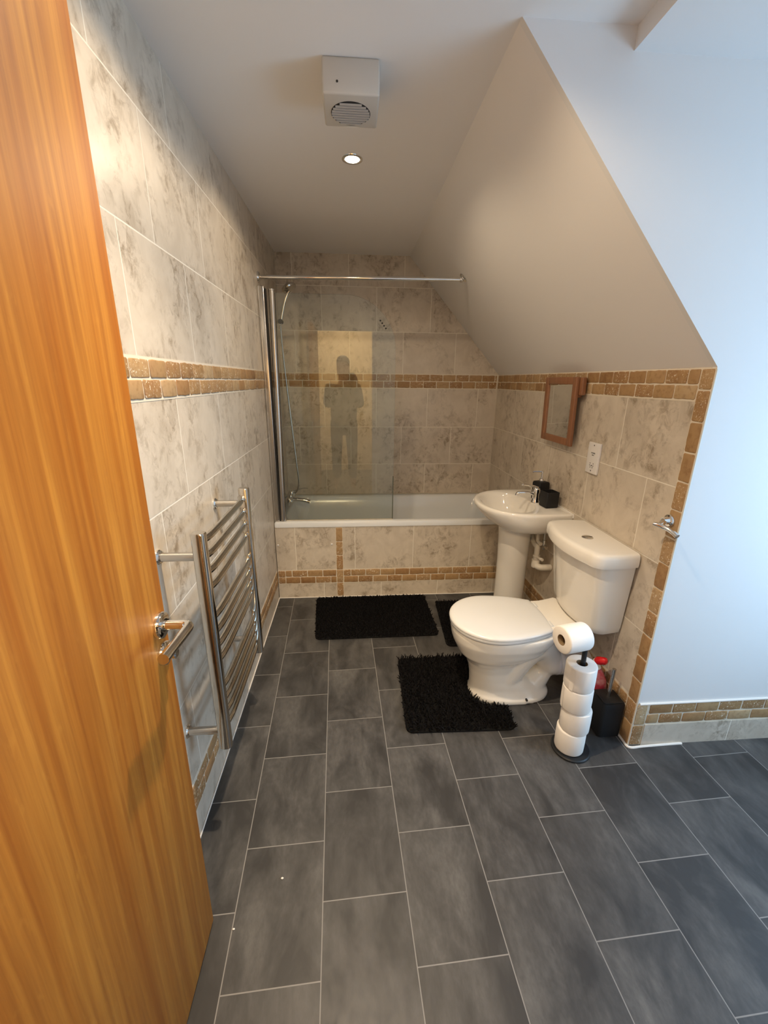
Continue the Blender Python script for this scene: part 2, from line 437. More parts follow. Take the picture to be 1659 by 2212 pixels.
# skirting on the return wall
skirt = struct('baseboard_return', MB().box(W+.055, 2.9, YF-.004, YF, 0, B0-.0042), 'tile_skirt')
cells = brickrow(W+.053, 2.88, zl, B1, 1.757, .1038) + brickrow(W+.053, 2.88, B0, zl, 1.706, .1038)
cells += [(W+.001, W+.052, 0, .1065), (W+.001, W+.052, .1065, B1)]
mosaic(skirt, (0, YF, 0), (1, 0, 0), (0, 0, 1), (0, -1, 0), cells, [(W+.0551, 2.88, B0-.004, B1+.003), (W, W+.055, 0, B1+.003)], seed=6)
struct('trim_7', MB().tube([(W+.0005, YF+.0005, .002), (W+.0005, YF+.0005, ZT-.004)], .0034, 10), 'grout', None, 40)
def seal(name, path, r, mat='seal'):
    return struct(name, MB().tube(path, r, 8), mat, None, 40)
seal('trim_1', cat([(W-.004, YF+.12, .001), (W-.006, YF+.03, .001), (W-.002, YF-.012, .001), (W+.06, YF-.012, .001), (W+.16, YF-.009, .001), (W+.24, YF-.007, 0)], 6), .0055)
seal('trim_2', [(W+.01, YF-.003, B1+.004), (2.2, YF-.003, B1+.004), (2.88, YF-.003, B1+.004)], .005)
seal('trim_3', [(.012, -.004, RIM+.003), (W-.01, -.004, RIM+.003)], .0045, 'mould')
seal('trim_4', [(.004, YP-.004, .001), (1.2, YP-.004, .001), (W-.002, YP-.004, .001)], .003)
seal('trim_5', [(.003, YP, .001), (.003, -3.3, .001)], .003)

# ------------------------------------------------------------------ door
DLX, DLY = .1215, -2.585
dr = bpy.data.objects.new('door_1', None); COL.objects.link(dr); dr.location = (DLX, DLY, .008)
tag(dr, 'open orange oak veneer door with chrome lever handle, hiding the near end of the tiled left wall', 'door', None, 'structure')
leaf = bev(struct('door_leaf', MB().box(DLX-.04, DLX, DLY-.76, DLY, .008, 2.045), 'door', dr), .002, 2)
hz, hy, hx = .995, DLY-.031, DLX
rose = MB().lathe((hx, hy, hz), [(.0285, 0), (.0285, .005), (.0265, .0095), (.023, .011), (.011, .0115)], 36, (1, 0, 0)).build('handle_rose', 'chrome', dr, 30)
lv = cat([(hx+.01, hy, hz), (hx+.045, hy, hz), (hx+.06, hy-.006, hz+.001), (hx+.063, hy-.024, hz+.002), (hx+.062, hy-.07, hz+.004), (hx+.061, hy-.125, hz+.008)], 8)
MB().tube(lv, [.0105]*len(lv), 20).build('lever', 'chrome', dr, 40)
lk = MB().lathe((hx, hy-.002, hz-.066), [(.0265, 0), (.0265, .004), (.0245, .009), (.02, .0105), (.006, .011)], 32, (1, 0, 0)).build('lock_rose', 'chrome', dr, 30)
MB().lathe((hx+.01, hy-.002, hz-.066), [(.006, 0), (.006, .006), (.012, .01), (.0125, .017), (.009, .019)], 20, (1, 0, 0)).build('thumb_turn', 'chrome', lk, 30)
dr.rotation_euler = (0, .0085, 0)

# ------------------------------------------------------------------ towel radiator
TX = .116; TY0, TY1 = -2.313, -1.819; RZ0, RZ1 = .352, 1.088
rad = thing('towel_radiator', 'chrome ladder towel radiator with three groups of bars on the left wall', 'towel radiator', (0, (TY0+TY1)/2, RZ0))
for y in (TY0, TY1):
    lo = []
    for z, k in ((RZ0, .86), (RZ0+.004, 1), (RZ1-.004, 1), (RZ1, .86)):
        lo.append([Vector((TX + k*.020*math.copysign(abs(math.cos(a))**.55, math.cos(a)), y + k*.0165*math.copysign(abs(math.sin(a))**.8, math.sin(a)), z)) for a in [2*PI*i/28 for i in range(28)]])
    MB().loft(lo).build('upright', 'steel_dark', rad, 30)
for z in (1.052, 1.003, .953, .903, .805, .755, .705, .655, .555, .507, .458, .411):
    p = cat([(TX-.012, TY0+.012, z), (TX-.007, TY0+.025, z), (TX+.002, TY0+.07, z), (TX+.004, TY0+.15, z), (TX+.004, (TY0+TY1)/2, z), (TX+.004, TY1-.15, z), (TX+.002, TY1-.07, z), (TX-.007, TY1-.025, z), (TX-.012, TY1-.012, z)], 5)
    b = MB().tube(p, .0108, 14).build('bar', 'steel_dark', rad, 40)
for y, z in ((TY0, 1.018), (TY1, 1.026), (TY0, .418), (TY1, .418)):
    b = MB().cyl((0, y, z), (TX-.012, y, z), .0125, n=20).build('bracket', 'brushed', rad)
    MB().lathe((0, y, z), [(.021, 0), (.021, .005), (.018, .009), (.0125, .010)], 24, (1, 0, 0)).build('flange', 'chrome', b)

# ------------------------------------------------------------------ bathtub and panel
tub = thing('bathtub', 'white built-in bathtub along the back wall behind a tiled panel', 'bathtub', (W/2, YP/2, 0))
cx, cy = W/2, -.3605
def rr(z, hx, hy, r, dx=0): return rrect(cx+dx, cy, z, hx, hy, r, 8)
ox, oy = W/2-.0025, .3595
mb = MB().loft([rr(RIM-.036, ox, oy, .012), rr(RIM-.010, ox, oy, .014), rr(RIM-.002, ox-.003, oy-.003, .016), rr(RIM, ox-.01, oy-.01, .02),
    rr(RIM, ox-.052, oy-.045, .10), rr(RIM-.003, ox-.060, oy-.053, .105), rr(RIM-.012, ox-.066, oy-.06, .11), rr(RIM-.12, ox-.085, oy-.075, .11),
    rr(RIM-.30, ox-.13, oy-.10, .12), rr(RIM-.37, ox-.17, oy-.13, .12), rr(RIM-.395, ox-.24, oy-.18, .1), rr(RIM-.40, ox-.30, oy-.22, .08)], False, True)
mb.build('tub_shell', 'enamel', tub, 40)
MB().lathe((.076, -.358, RIM-.135), [(.034, 0), (.034, .004), (.028, .011), (.01, .013)], 28, (1, 0, .15)).build('overflow', 'chrome', tub)
MB().lathe((.36, -.358, RIM-.40), [(.034, 0), (.034, .003), (.028, .006), (.01, .004)], 28).build('drain', 'chrome', tub)
pan = thing('bath_surround', 'tiled panel below the bathtub with a mosaic border and an upright mosaic strip', 'bath surround', (W/2, YP, 0))
bp = MB().box(.004, W-.004, YP, YP+.012, .002, RIM-.038).build('tile_face', 'tile_panel', pan, 0)
vs0, vs1 = .412, .460
cells = brickrow(.056, vs0, zl, B1, .102, .1065) + brickrow(.056, vs0, B0, zl, .051, .1065)
cells += [(.006, .056, zl, B1), (.006, .056, B0, zl)]
cells += [(vs0, vs1, B0, B1), (vs0, vs1, B1, .321), (vs0, vs1, .321, .424), (vs0, vs1, .424, RIM-.04), (vs0, vs1, .004, B0)]
cells += brickrow(vs1, W-.006, zl, B1, .513, .1042) + brickrow(vs1, W-.006, B0, zl, .461, .1042)
mosaic(pan, (0, YP, 0), (1, 0, 0), (0, 0, 1), (0, -1, 0), cells, [(.005, W-.005, B0-.003, B1+.003), (vs0-.001, vs1+.001, .003, B0-.0031), (vs0-.001, vs1+.001, B1+.0031, RIM-.039)], seed=8, structure=False, gap=.0024)
for x in (.019, .384):
    MB().lathe((x, YP, .405), [(.007, 0), (.007, .003), (.004, .006), (.001, .0065)], 14, (0, -1, 0)).build('screw_cap', 'plastic', pan)

# ------------------------------------------------------------------ bath screen
SY = -.682
scr = thing('bath_screen', 'clear glass bath screen hinged on a chrome post at the left end of the bathtub', 'bath screen', (.05, SY, RIM))
bev(MB().box(.0, .038, SY-.020, SY+.016, RIM, 1.998).build('wall_channel', 'brushed', scr, 0), .004, 3)
MB().box(.038, .047, SY-.010, SY+.010, RIM+.002, 1.985).build('gap_shade_strip', 'dark', scr, 0)  # dark strip painted as the shade in the gap between channel and post
MB().box(.0075, .0115, SY-.0225, SY-.020, RIM+.002, 1.997).build('channel_rib', 'chrome', scr, 0)
po = MB().tube([(.0615, SY, RIM+.003), (.080, SY, 1.975)], .0190, 24).build('pivot_post', 'brushed', scr)
MB().lathe((.080, SY, 1.976), [(.0185, 0), (.0185, .006), (.012, .012), (.002, .014)], 24).build('post_cap', 'chrome', po)
gx0, gx1, gz0, gz1, gr = .082, .806, RIM+.006, 1.965, .30
out = [(gx0, gz0), (gx1, gz0)] + [(gx1-gr+gr*math.cos(a), gz1-gr+gr*math.sin(a)) for a in [PI/2*k/20 for k in range(21)]] + [(gx0, gz1)]
g = MB(); n = len(out)
g.add([(x, SY-.003, z) for x, z in out], [tuple(range(n))]).add([(x, SY+.003, z) for x, z in out], [tuple(range(n))])
g.build('glass_panel', 'glass', scr, 0)
ed = MB(); ed.add([(x, SY-.003, z) for x, z in out] + [(x, SY+.003, z) for x, z in out], [(i, (i+1), n+i+1, n+i) for i in range(1, n-1)])
ed.box(gx1-.0045, gx1+.0012, SY-.0042, SY+.0042, gz0, gz0+.30)
ed.build('glass_edge', 'glass_edge', scr, 0, label='greenish polished glass edge')
MB().box(gx0, gx1, SY-.004, SY+.004, RIM+.001, RIM+.0065).build('seal_strip', 'mould', scr, 0)
for k in range(4):
    x, z = .7115+.0112*k, 1.829-.0142*k
    MB().lathe((x, SY-.0031, z), [(.0052, 0), (.0052, .0004)], 12, (0, -1, 0)).build('printed_dot', 'dark', scr, label='small black printed dot')

# ------------------------------------------------------------------ curtain rail
CY = -.655
rail = thing('shower_rail', 'chrome shower curtain rail from the left wall to the sloping ceiling', 'shower rail', (.6, CY, 2.06))
e1 = Vector((1.198, CY, 2.068)); nrm = Vector((.742, 0, .670))
t_ = (H + 1.1096*.968 - e1.z - 1.1096*e1.x)/(nrm.z + 1.1096*nrm.x); fl_ = e1 + nrm*t_
MB().tube([(0.004, CY, 2.050), (e1.x, CY, e1.z)], .0115, 18).build('rail', 'chrome', rail)
MB().lathe((0, CY, 2.050), [(.030, 0), (.030, .004), (.026, .010), (.013, .014), (.012, .02)], 28, (1, 0, 0)).build('flange', 'chrome', rail)
MB().ball(e1, .0165, 10).tube([e1, fl_ - nrm*.002], .010, 14).build('swivel_joint', 'chrome', rail)
MB().lathe(fl_, [(.028, 0), (.028, .004), (.024, .008), (.010, .011)], 28, -nrm).build('flange', 'chrome', rail)

# ------------------------------------------------------------------ shower handset, hose, mixer
sh = thing('shower_handset', 'chrome shower handset in its wall bracket above the left end of the bathtub', 'shower head', (0, -.35, 1.85))
MB().box(0, .008, -.365, -.335, 1.835, 1.87).cyl((.005, -.35, 1.852), (.062, -.35, 1.852), .012, n=16).build('wall_bracket', 'steel_dark', sh)
MB().cyl((.070, -.366, 1.852), (.070, -.334, 1.852), .016, n=18).build('holder', 'dark', sh)
hp = cat([(.070, -.356, 1.835), (.082, -.356, 1.89), (.100, -.358, 1.955), (.123, -.360, 2.012), (.140, -.362, 2.034)], 6)
MB().tube(hp, [.0095 + .004*(i/(len(hp)-1)) for i in range(len(hp))], 16).build('handle', 'chrome', sh)
MB().lathe((.132, -.360, 2.062), [(.006, .012), (.03, .008), (.046, -.002), (.050, -.012), (.046, -.020), (.01, -.022)], 30, (-.45, .15, .88)).build('spray_head', 'steel_dark', sh)
hs = thing('shower_hose', 'thin chrome shower hose hanging from the handset to the bath mixer', 'hose', (.1, -.37, 1.2))
MB().tube(cat([(.068, -.356, 1.83), (.072, -.360, 1.70), (.088, -.368, 1.45), (.110, -.372, 1.15), (.128, -.372, .90), (.135, -.366, .76), (.115, -.356, .69), (.085, -.352, .672)], 8), .0062, 10).build('hose', 'steel_dark', hs)
mx = thing('bath_mixer', 'chrome wall-mounted lever bath mixer with spout at the left end of the bathtub', 'tap', (0, -.35, .64))
for y in (-.43, -.27):
    MB().lathe((0, y, .632), [(.034, 0), (.033, .006), (.026, .014), (.016, .016), (.016, .045)], 26, (1, 0, 0)).build('wall_flange', 'chrome', mx)
MB().cyl((.062, -.452, .632), (.062, -.248, .632), .027, n=24, bev=.004).build('body', 'chrome', mx)
MB().lathe((.070, -.35, .648), [(.022, 0), (.024, .012), (.025, .03), (.021, .042), (.008, .047)], 24, (.15, 0, 1)).build('cartridge', 'chrome', mx)
MB().tube(cat([(.078, -.35, .688), (.115, -.35, .700), (.165, -.35, .712), (.198, -.35, .711)], 5), [.009, .008, .007, .006, .0055, .005, .0048, .0045, .0045, .0045, .0045, .0045, .0045, .0045, .0045, .0045], 12, True, .7).build('lever', 'chrome', mx)
MB().tube(cat([(.068, -.35, .628), (.12, -.35, .626), (.17, -.35, .618), (.208, -.35, .606)], 5), .0155, 18).build('spout', 'chrome', mx)

# ------------------------------------------------------------------ wash basin
BC = Vector((1.47, -1.115, 0)); NB = 72
def outl(z, front, hw, depth_back=W-.002, r=.03, pw=2.15):
    """D-shaped outline: straight back on the wall, curved front; NB points by angle"""
    pts = []
    for i in range(NB):
        a = 2*PI*i/NB; dx, dy = math.cos(a), math.sin(a)
        xb = depth_back - BC.x; fx = BC.x - front
        t = 1e9
        if dx > 1e-6: t = min(t, xb/dx)
        # sides: widening toward front as a superellipse centred at x = BC.x+.05
        lo, hi = 0, 1.0
        for _ in range(40):
            m = (lo+hi)/2; X = dx*m; Y = dy*m
            if X > .06: ok = abs(Y) <= hw*(1-.02*((X-.06)/.17)**2)
            else: ok = (abs(X-.06)/(fx+.06))**pw + (abs(Y)/hw)**pw <= 1
            if ok: lo = m
            else: hi = m
        t = min(t, lo)
        pts.append(Vector((BC.x+dx*t, BC.y+dy*t, z)))
    return pts
def inl(z, cxx, ax, ay, pw=2.2):
    pts = []
    for i in range(NB):
        a = 2*PI*i/NB; dx, dy = math.cos(a), math.sin(a)
        r = 1/((abs(dx)/ax)**pw + (abs(dy)/ay)**pw)**(1/pw)
        pts.append(Vector((cxx+dx*r, BC.y+dy*r, z)))
    return pts
bs = thing('wash_basin', 'white ceramic pedestal wash basin on the right wall between bathtub and toilet', 'wash basin', (1.5, -1.115, 0))
loops = [outl(.655, 1.425, .10, 1.66), outl(.668, 1.40, .15, W-.002), outl(.690, 1.365, .215, W-.002), outl(.722, 1.318, .252), outl(.758, 1.28, .270), outl(.785, 1.260, .276), outl(.800, 1.252, .278), outl(.811, 1.253, .277), outl(.8165, 1.258, .273), outl(.818, 1.266, .267, W-.006),
         inl(.816, 1.432, .148, .222), inl(.810, 1.434, .140, .214), inl(.795, 1.437, .132, .205), inl(.755, 1.442, .120, .185), inl(.715, 1.448, .098, .15), inl(.690, 1.455, .06, .09), inl(.684, 1.46, .022, .022)]
MB().loft(loops).build('bowl', 'ceramic', bs, 50)
MB().lathe((1.46, -1.115, .683), [(.022, 0), (.022, .003), (.016, .004), (.004, .002)], 20).build('drain', 'chrome', bs)
def ped(z, f, hw): return [Vector((f + (1.60-f)*(.5-.5*math.cos(a)) if False else 1.505 + (1.505-f)*-math.cos(a) if math.cos(a) > 0 else 1.505 + .09*-math.cos(a)*1.0, -1.115 + hw*math.sin(a), z)) for a in [2*PI*i/40 for i in range(40)]]
MB().loft([ped(0, 1.405, .108), ped(.02, 1.408, .106), ped(.06, 1.418, .094), ped(.25, 1.420, .089), ped(.45, 1.418, .091), ped(.60, 1.412, .099), ped(.665, 1.408, .108)]).build('pedestal', 'ceramic', bs, 50)
tap = MB().lathe((1.598, -1.135, .817), [(.026, 0), (.026, .004), (.021, .012), (.0195, .03), (.0195, .05), (.022, .058), (.022, .075), (.018, .084), (.005, .087)], 24).build('tap', 'chrome', bs)
MB().tube(cat([(1.59, -1.135, .862), (1.555, -1.133, .872), (1.51, -1.128, .872), (1.492, -1.126, .868), (1.487, -1.126, .855)], 5), .0095, 14).build('spout', 'chrome', tap)
MB().tube(cat([(1.606, -1.137, .902), (1.575, -1.137, .912), (1.53, -1.136, .920), (1.512, -1.136, .922)], 5), .0065, 12).ball((1.513, -1.136, .922), .008, 8).build('lever', 'chrome', tap)
MB().tube(cat([(1.63, -1.16, .655), (1.63, -1.165, .60), (1.63, -1.172, .585), (1.632, -1.205, .578)], 5), .012, 12).tube(cat([(1.62, -1.10, .60), (1.62, -1.145, .560), (1.622, -1.185, .555), (1.622, -1.190, .535)], 5), .016, 14).cyl((1.622, -1.19, .548), (1.622, -1.19, .46), .0155, n=18).cyl((1.622, -1.19, .505), (1.622, -1.19, .492), .021, n=20, bev=.003).cyl((1.622, -1.19, .478), (1.622, -1.19, .425), .024, n=22, bev=.005).tube(cat([(1.622, -1.205, .440), (1.635, -1.225, .438), (1.66, -1.232, .439), (W-.003, -1.232, .439)], 5), .019, 16).cyl((1.622, -1.19, .492), (1.635, -1.245, .494), .009, n=14).build('waste_trap', 'pipe', bs, 40)
MB().tube([(1.655, -1.20, .655), (1.655, -1.20, .54)], .007, 10).cyl((1.655, -1.20, .60), (1.655, -1.20, .565), .013, n=12).cyl((1.655, -1.20, .565), (1.655, -1.235, .565), .010, n=12).build('isolation_valve', 'steel_dark', bs)
seal('trim_6', [(W-.004, -1.115-.279, .80), (W-.003, -1.115-.276, .818), (W-.003, -1.115+.27, .820)], .004)

# soap dispenser and tumbler on the basin
def sqloft(c, hx, z, r, rot, extra=()):
    cR, sR = math.cos(rot), math.sin(rot); out = []
    for zz, k in z:
        out.append([Vector((c[0]+p.x*cR-p.y*sR, c[1]+p.x*sR+p.y*cR, zz)) for p in rrect(0, 0, 0, hx*k, hx*k, r*k, 5)])
    return out
sp = thing('soap_dispenser', 'square black soap dispenser with chrome pump on the wash basin behind the tap', 'soap dispenser', (1.645, -1.085, .819))
MB().loft(sqloft((1.645, -1.085), .036, [(.819, .94), (.823, 1), (.918, 1), (.926, .93), (.928, .8)], .008, .25)).build('bottle', 'black', sp, 40)
MB().lathe((1.645, -1.085, .927), [(.0135, 0), (.0145, .008), (.0125, .016), (.006, .020), (.005, .052), (.0075, .053), (.0075, .064), (.003, .066)], 20).build('pump', 'chrome', sp)
MB().tube([(1.645, -1.085, .987), (1.598, -1.075, .985), (1.592, -1.073, .980)], .0035, 8).build('nozzle', 'chrome', sp)
tb = thing('tumbler', 'square black tumbler standing on the near side of the wash basin deck', 'tumbler', (1.632, -1.232, .819))
lo = sqloft((1.632, -1.232), .038, [(.819, .93), (.823, 1), (.905, 1), (.9065, .98), (.9065, .90), (.9, .88), (.83, .86)], .006, .12)
MB().loft(lo).build('cup', 'black', tb, 40)

# ------------------------------------------------------------------ toilet
YC = -1.712
wc = thing('toilet', 'white close-coupled toilet with closed lid against the right wall', 'toilet', (1.30, YC, 0))
NP = 48
def sec(z, x0, x1, hw, pw=2.2, pb=2.6):
    xm = x0 + (x1-x0)*.48; out = []
    for i in range(NP):
        a = 2*PI*i/NP; c, s = math.cos(a), math.sin(a)
        p = pw if c < 0 else pb
        X = (abs(c)**(2/p))*(-(xm-x0) if c < 0 else (x1-xm)); Y = math.copysign(abs(s)**(2/p), s)*hw
        out.append(Vector((xm+X, YC+Y, z)))
    return out
pm = MB().loft([sec(0, 1.098, 1.50, .118), sec(.022, 1.098, 1.50, .118), sec(.032, 1.103, 1.493, .108), sec(.06, 1.104, 1.455, .097), sec(.11, 1.101, 1.36, .093), sec(.16, 1.092, 1.33, .096),
    sec(.205, 1.075, 1.33, .108), sec(.235, 1.052, 1.36, .126), sec(.255, 1.034, 1.39, .144), sec(.285, 1.020, 1.45, .158), sec(.310, 1.008, 1.46, .166), sec(.335, 1.000, 1.48, .176), sec(.372, .994, 1.50, .182), sec(.392, .996, 1.50, .181)])
pm.loft([[Vector((x, YC+s*1.0*w*k, z)) for x, w, k in ((1.40, .13, 1), (1.47, .135, 1), (1.525, .150, 1), (1.565, .165, 1), (1.60, .12, 1)) for s in (1,)] + [Vector((x, YC-w, z)) for x, w in ((1.60, .12), (1.565, .165), (1.525, .150), (1.47, .135), (1.40, .13))] for z in (.365, .372, .416, .424)])
tr = cat([(1.235, YC-.028, .075), (1.275, YC-.030, .115), (1.33, YC-.030, .205), (1.385, YC-.026, .262), (1.435, YC-.015, .262), (1.475, YC, .205), (1.505, YC, .158), (1.55, YC, .150)], 6)
pm.tube(tr, [.060 + .012*math.sin(PI*i/(len(tr)-1)) for i in range(len(tr))], 20)
pm.tube([(1.40, YC, .03), (1.47, YC, .10), (1.49, YC, .15)], [.085, .05, .05], 16)
pano = pm.build('pan', 'ceramic', wc, 60)
rm = pano.modifiers.new('remesh', 'REMESH'); rm.mode = 'VOXEL'; rm.voxel_size = .0055; rm.use_smooth_shade = True
sm = pano.modifiers.new('smooth', 'SMOOTH'); sm.iterations = 8; sm.factor = .6
def lido(z, k=0.0, dx=0.0):
    out = []; xm = 1.19; n = 24
    for i in range(n+1):
        a = -PI/2 + PI*i/n
        out.append(Vector((xm - (.205-k)*math.cos(a) if True else 0, YC + (.196-k)*math.sin(a), z)))
    for i in range(1, 13):
        t = i/12; hw = .196 - .058*t**1.9
        out.append(Vector((xm + (.235-k)*t, YC + hw-k, z)))
    for i in range(1, 6):
        t = i/6; out.append(Vector((xm + .235-k + .012*math.sin(PI*t), YC + (.138-k)*(1-2*t), z)))
    for i in range(12, 0, -1):
        t = i/12; hw = .196 - .058*t**1.9
        out.append(Vector((xm + (.235-k)*t, YC - hw+k, z)))
    return out
MB().loft([lido(.392, .012), lido(.394, .006), lido(.400, .003), lido(.408, .003), lido(.411, .007)]).build('seat', 'seat', wc, 50)
MB().loft([lido(.4125, .006), lido(.415, .001), lido(.421, 0), lido(.426, .003), lido(.4295, .010), lido(.4315, .026), lido(.433, .07)]).build('lid', 'seat', wc, 50)
for s in (-1, 1):
    MB().cyl((1.435, YC+s*.085-.02, .420), (1.435, YC+s*.085+.02, .420), .0095, n=14).build('hinge', 'seat', wc)
def cis(z, f, hw, bow, b=W-.008, r=.05, yw=0.0):
    """cistern plan: straight back on the wall, bowed front"""
    out = [Vector((b, YC-hw+.012+yw, z)), Vector((b, YC+hw-.012-yw, z))]
    n = 26; fx = f+bow
    pts = [(b-.07, hw)]
    for k in range(0, 9):
        a = PI/2*k/8; pts.append((fx+r*(1-math.sin(a)), hw-r*(1-math.cos(a))) if True else None)
    m = [(x, y) for x, y in pts]
    front = []
    for k in range(1, 14):
        y = (hw-r)*(1-2*k/14); front.append((fx - bow*(1-(y/(hw-r))**2), y))
    seq = m + front + [(x, -y) for x, y in reversed(m)]
    return out + [Vector((x, YC+y, z)) for x, y in seq]
MB().loft([cis(.427, 1.562, .176, .020), cis(.431, 1.548, .190, .024), cis(.442, 1.540, .200, .027), cis(.47, 1.535, .206, .028), cis(.62, 1.516, .215, .030), cis(.772, 1.497, .224, .032)]).build('cistern', 'ceramic', wc, 50)
MB().loft([cis(.766, 1.474, .230, .034), cis(.768, 1.466, .236, .034), cis(.780, 1.464, .238, .034), cis(.808, 1.465, .237, .034), cis(.820, 1.469, .233, .034), cis(.825, 1.478, .225, .034), cis(.826, 1.49, .214, .032)]).build('cistern_lid', 'ceramic', wc, 50)
fb = MB().lathe((1.575, YC-.03, .826), [(.024, 0), (.024, .003), (.021, .005), (.002, .0055)], 28).build('flush_button', 'chrome', wc)
MB().box(1.552, 1.598, YC-.0308, YC-.0292, .8312, .8322).build('button_split', 'dark', fb, 0)
cp = [(.050, 0), (.055, .01), (.063, .018), (.063, .03), (.058, .035), (.063, .04), (.063, .055), (.058, .06), (.058, .19)]
MB().lathe((1.508, YC, .152), cp, 28, (1, 0, 0)).build('waste_connector', 'plastic', wc, 50)
MB().lathe((1.355, YC-.1175, .028), [(.0055, -.012), (.0055, .001), (.004, .003), (.001, .0035)], 12, (0, -1, .12)).build('floor_screw', 'dark', wc)

# ------------------------------------------------------------------ wall pieces on the right wall
mi = thing('wall_mirror', 'small portrait mirror in a pine frame hung on the right wall above the wash basin', 'mirror', (W-.03, -1.15, 1.34))
my0, my1, mz0, mz1, fwid = -1.326, -.984, 1.169, 1.513, .036
fr = MB(); xf0, xf1 = W-.052, W-.034
for (a, b, c, d_) in ((my0, my0+fwid, mz0, mz1), (my1-fwid, my1, mz0, mz1), (my0+fwid, my1-fwid, mz0, mz0+fwid), (my0+fwid, my1-fwid, mz1-fwid, mz1)):
    fr.box(xf0, xf1, a, b, c, d_)
fro = bev(fr.build('frame', 'pine', mi, 0), .003, 2)
MB().box(xf0+.008, xf0+.012, my0+fwid-.006, my1-fwid+.006, mz0+fwid-.006, mz1-fwid+.006).build('mirror_glass', 'mirror', mi, 0)
bev(MB().box(W-.034, W-.008, my0+.01, my0+.055, mz1-.10, mz1-.005).build('hanging_block', 'pine', mi, 0), .004, 2)
bev(MB().box(W-.034, W-.008, my1-.055, my1-.01, mz1-.10, mz1-.005).build('hanging_block', 'pine', mi, 0), .004, 2)
bev(MB().box(W-.034, W-.010, my0-.026, my0+.012, mz1-.088, mz1-.002).build('side_peg', 'pine', mi, 0), .006, 3)
mi.rotation_euler = (0, -.03, 0)

so = thing('shaver_socket', 'white shaver socket plate on the right wall between mirror and toilet cistern', 'socket', (W, -1.493, 1.139))
sx = W-.011
bev(MB().box(sx, W, -1.5415, -1.4445, 1.065, 1.213).build('plate', 'plastic', so, 0), .003, 3)
for z in (1.078, 1.200):
    MB().lathe((sx, -1.493, z), [(.0035, 0), (.0030, .0008), (.001, .001)], 12, (-1, 0, 0)).build('screw', 'dark', so)
for dy, dz in ((.013, .006), (.0145, -.004), (.009, -.013), (-.013, .006), (-.0145, -.004), (-.009, -.013), (.002, -.004), (-.003, -.0045)):
    MB().lathe((sx, -1.493+dy, 1.107+dz), [(.0028, 0), (.0026, .0004)], 10, (-1, 0, 0)).build('pin_hole', 'dark', so)
def text(body, size, loc, rot, mat, parent, name):
    c = bpy.data.curves.new(name, 'FONT'); c.body = body; c.size = size; c.align_x = 'CENTER'; c.align_y = 'CENTER'; c.extrude = .0002
    tmp = bpy.data.objects.new(name, c); me = bpy.data.meshes.new_from_object(tmp); bpy.data.objects.remove(tmp)
    me.materials.clear(); me.materials.append(M[mat]); o = bpy.data.objects.new(name, me); COL.objects.link(o)
    o.parent = parent; o.location = Vector(loc)-origin(parent); o.rotation_euler = rot
    return o
text('SHAVERS', .0085, (sx-.0004, -1.493, 1.163), (PI/2, 0, -PI/2), 'dark', so, 'lettering')
text('ONLY', .0075, (sx-.0004, -1.493, 1.153), (PI/2, 0, -PI/2), 'dark', so, 'lettering')

rh = thing('robe_hook', 'chrome double robe hook on the right wall beside the mosaic column', 'hook', (W-.006, -2.037, 1.006))
hk = (W-.004, -2.037, 1.006)
MB().lathe(hk, [(.0235, 0), (.0235, .005), (.021, .009), (.015, .011), (.0125, .02), (.0115, .028)], 28, (-1, 0, 0)).build('base', 'chrome', rh)
MB().tube(cat([(W-.064, -2.034, .994), (W-.045, -2.058, .990), (W-.032, -2.085, .982), (W-.026, -2.112, .971)], 6), [.0065, .007, .0075, .008]+[.0085]*15, 14).tube([(W-.025, -2.037, 1.004), (W-.050, -2.050, .993)], [.012, .0085], 14).build('arms', 'chrome', rh)

# ------------------------------------------------------------------ ceiling fittings
def downlight(x, y, label, BEAM_E, SPILL_E):
    o = thing('ceiling_downlight', label, 'ceiling light', (x, y, H), 'ceiling downlights')
    MB().lathe((x, y, H-.004), [(.043, .004), (.042, .001), (.038, 0), (.031, .0005), (.029, .003), (.029, .0039)], 36).build('bezel', 'chrome', o)
    MB().lathe((x, y, H-.0035), [(.028, .0), (.028, .003)], 28).build('lamp', 'lamp', o, 0)
    for nm, e, sz, bl in (('downlight_beam', BEAM_E, 106, 1.0), ('downlight_spill', SPILL_E, 164, .3)):
        L = bpy.data.lights.new(nm, 'SPOT'); L.energy = e; L.color = SPOT_C
        L.spot_size = math.radians(sz); L.spot_blend = bl; L.shadow_soft_size = .022
        l = bpy.data.objects.new(nm, L); COL.objects.link(l); l.location = (x, y, H-.012)
    return o
SPOT_C = (1.0, .79, .545)
downlight(.549, -1.347, 'lit round ceiling downlight beside the extractor fan, farther from the doorway', 16.0, 9.0)
downlight(.553, -2.325, 'lit round ceiling downlight nearest the doorway', 70.0, 17.0)

fn = thing('extractor_fan', 'square white extractor fan with slatted vent on the ceiling', 'extractor fan', (.543, -1.828, H))
f0, f1, g0, g1, fz = .462, .626, -1.910, -1.745, 2.262
bev(MB().box(f0, f1, g0, g1, fz, H).build('housing', 'fan', fn, 0), .006, 3)
MB().lathe((.543, -1.82, fz-.0005), [(.060, 0), (.060, .0008)], 36).build('vent_recess', 'dark', fn, 0)
for k in range(9):
    yy = -1.82 - .048 + .012*k; hw = math.sqrt(max(0, .058**2-(yy+1.82)**2))
    MB().box(.543-hw, .543+hw, yy-.0020, yy+.0020, fz-.004, fz-.0004).build('slat', 'fan', fn, 0)
MB().lathe((.505, g0-.0005, fz+.028), [(.0032, 0), (.003, .001)], 12, (0, -1, 0)).build('indicator', 'dark', fn)

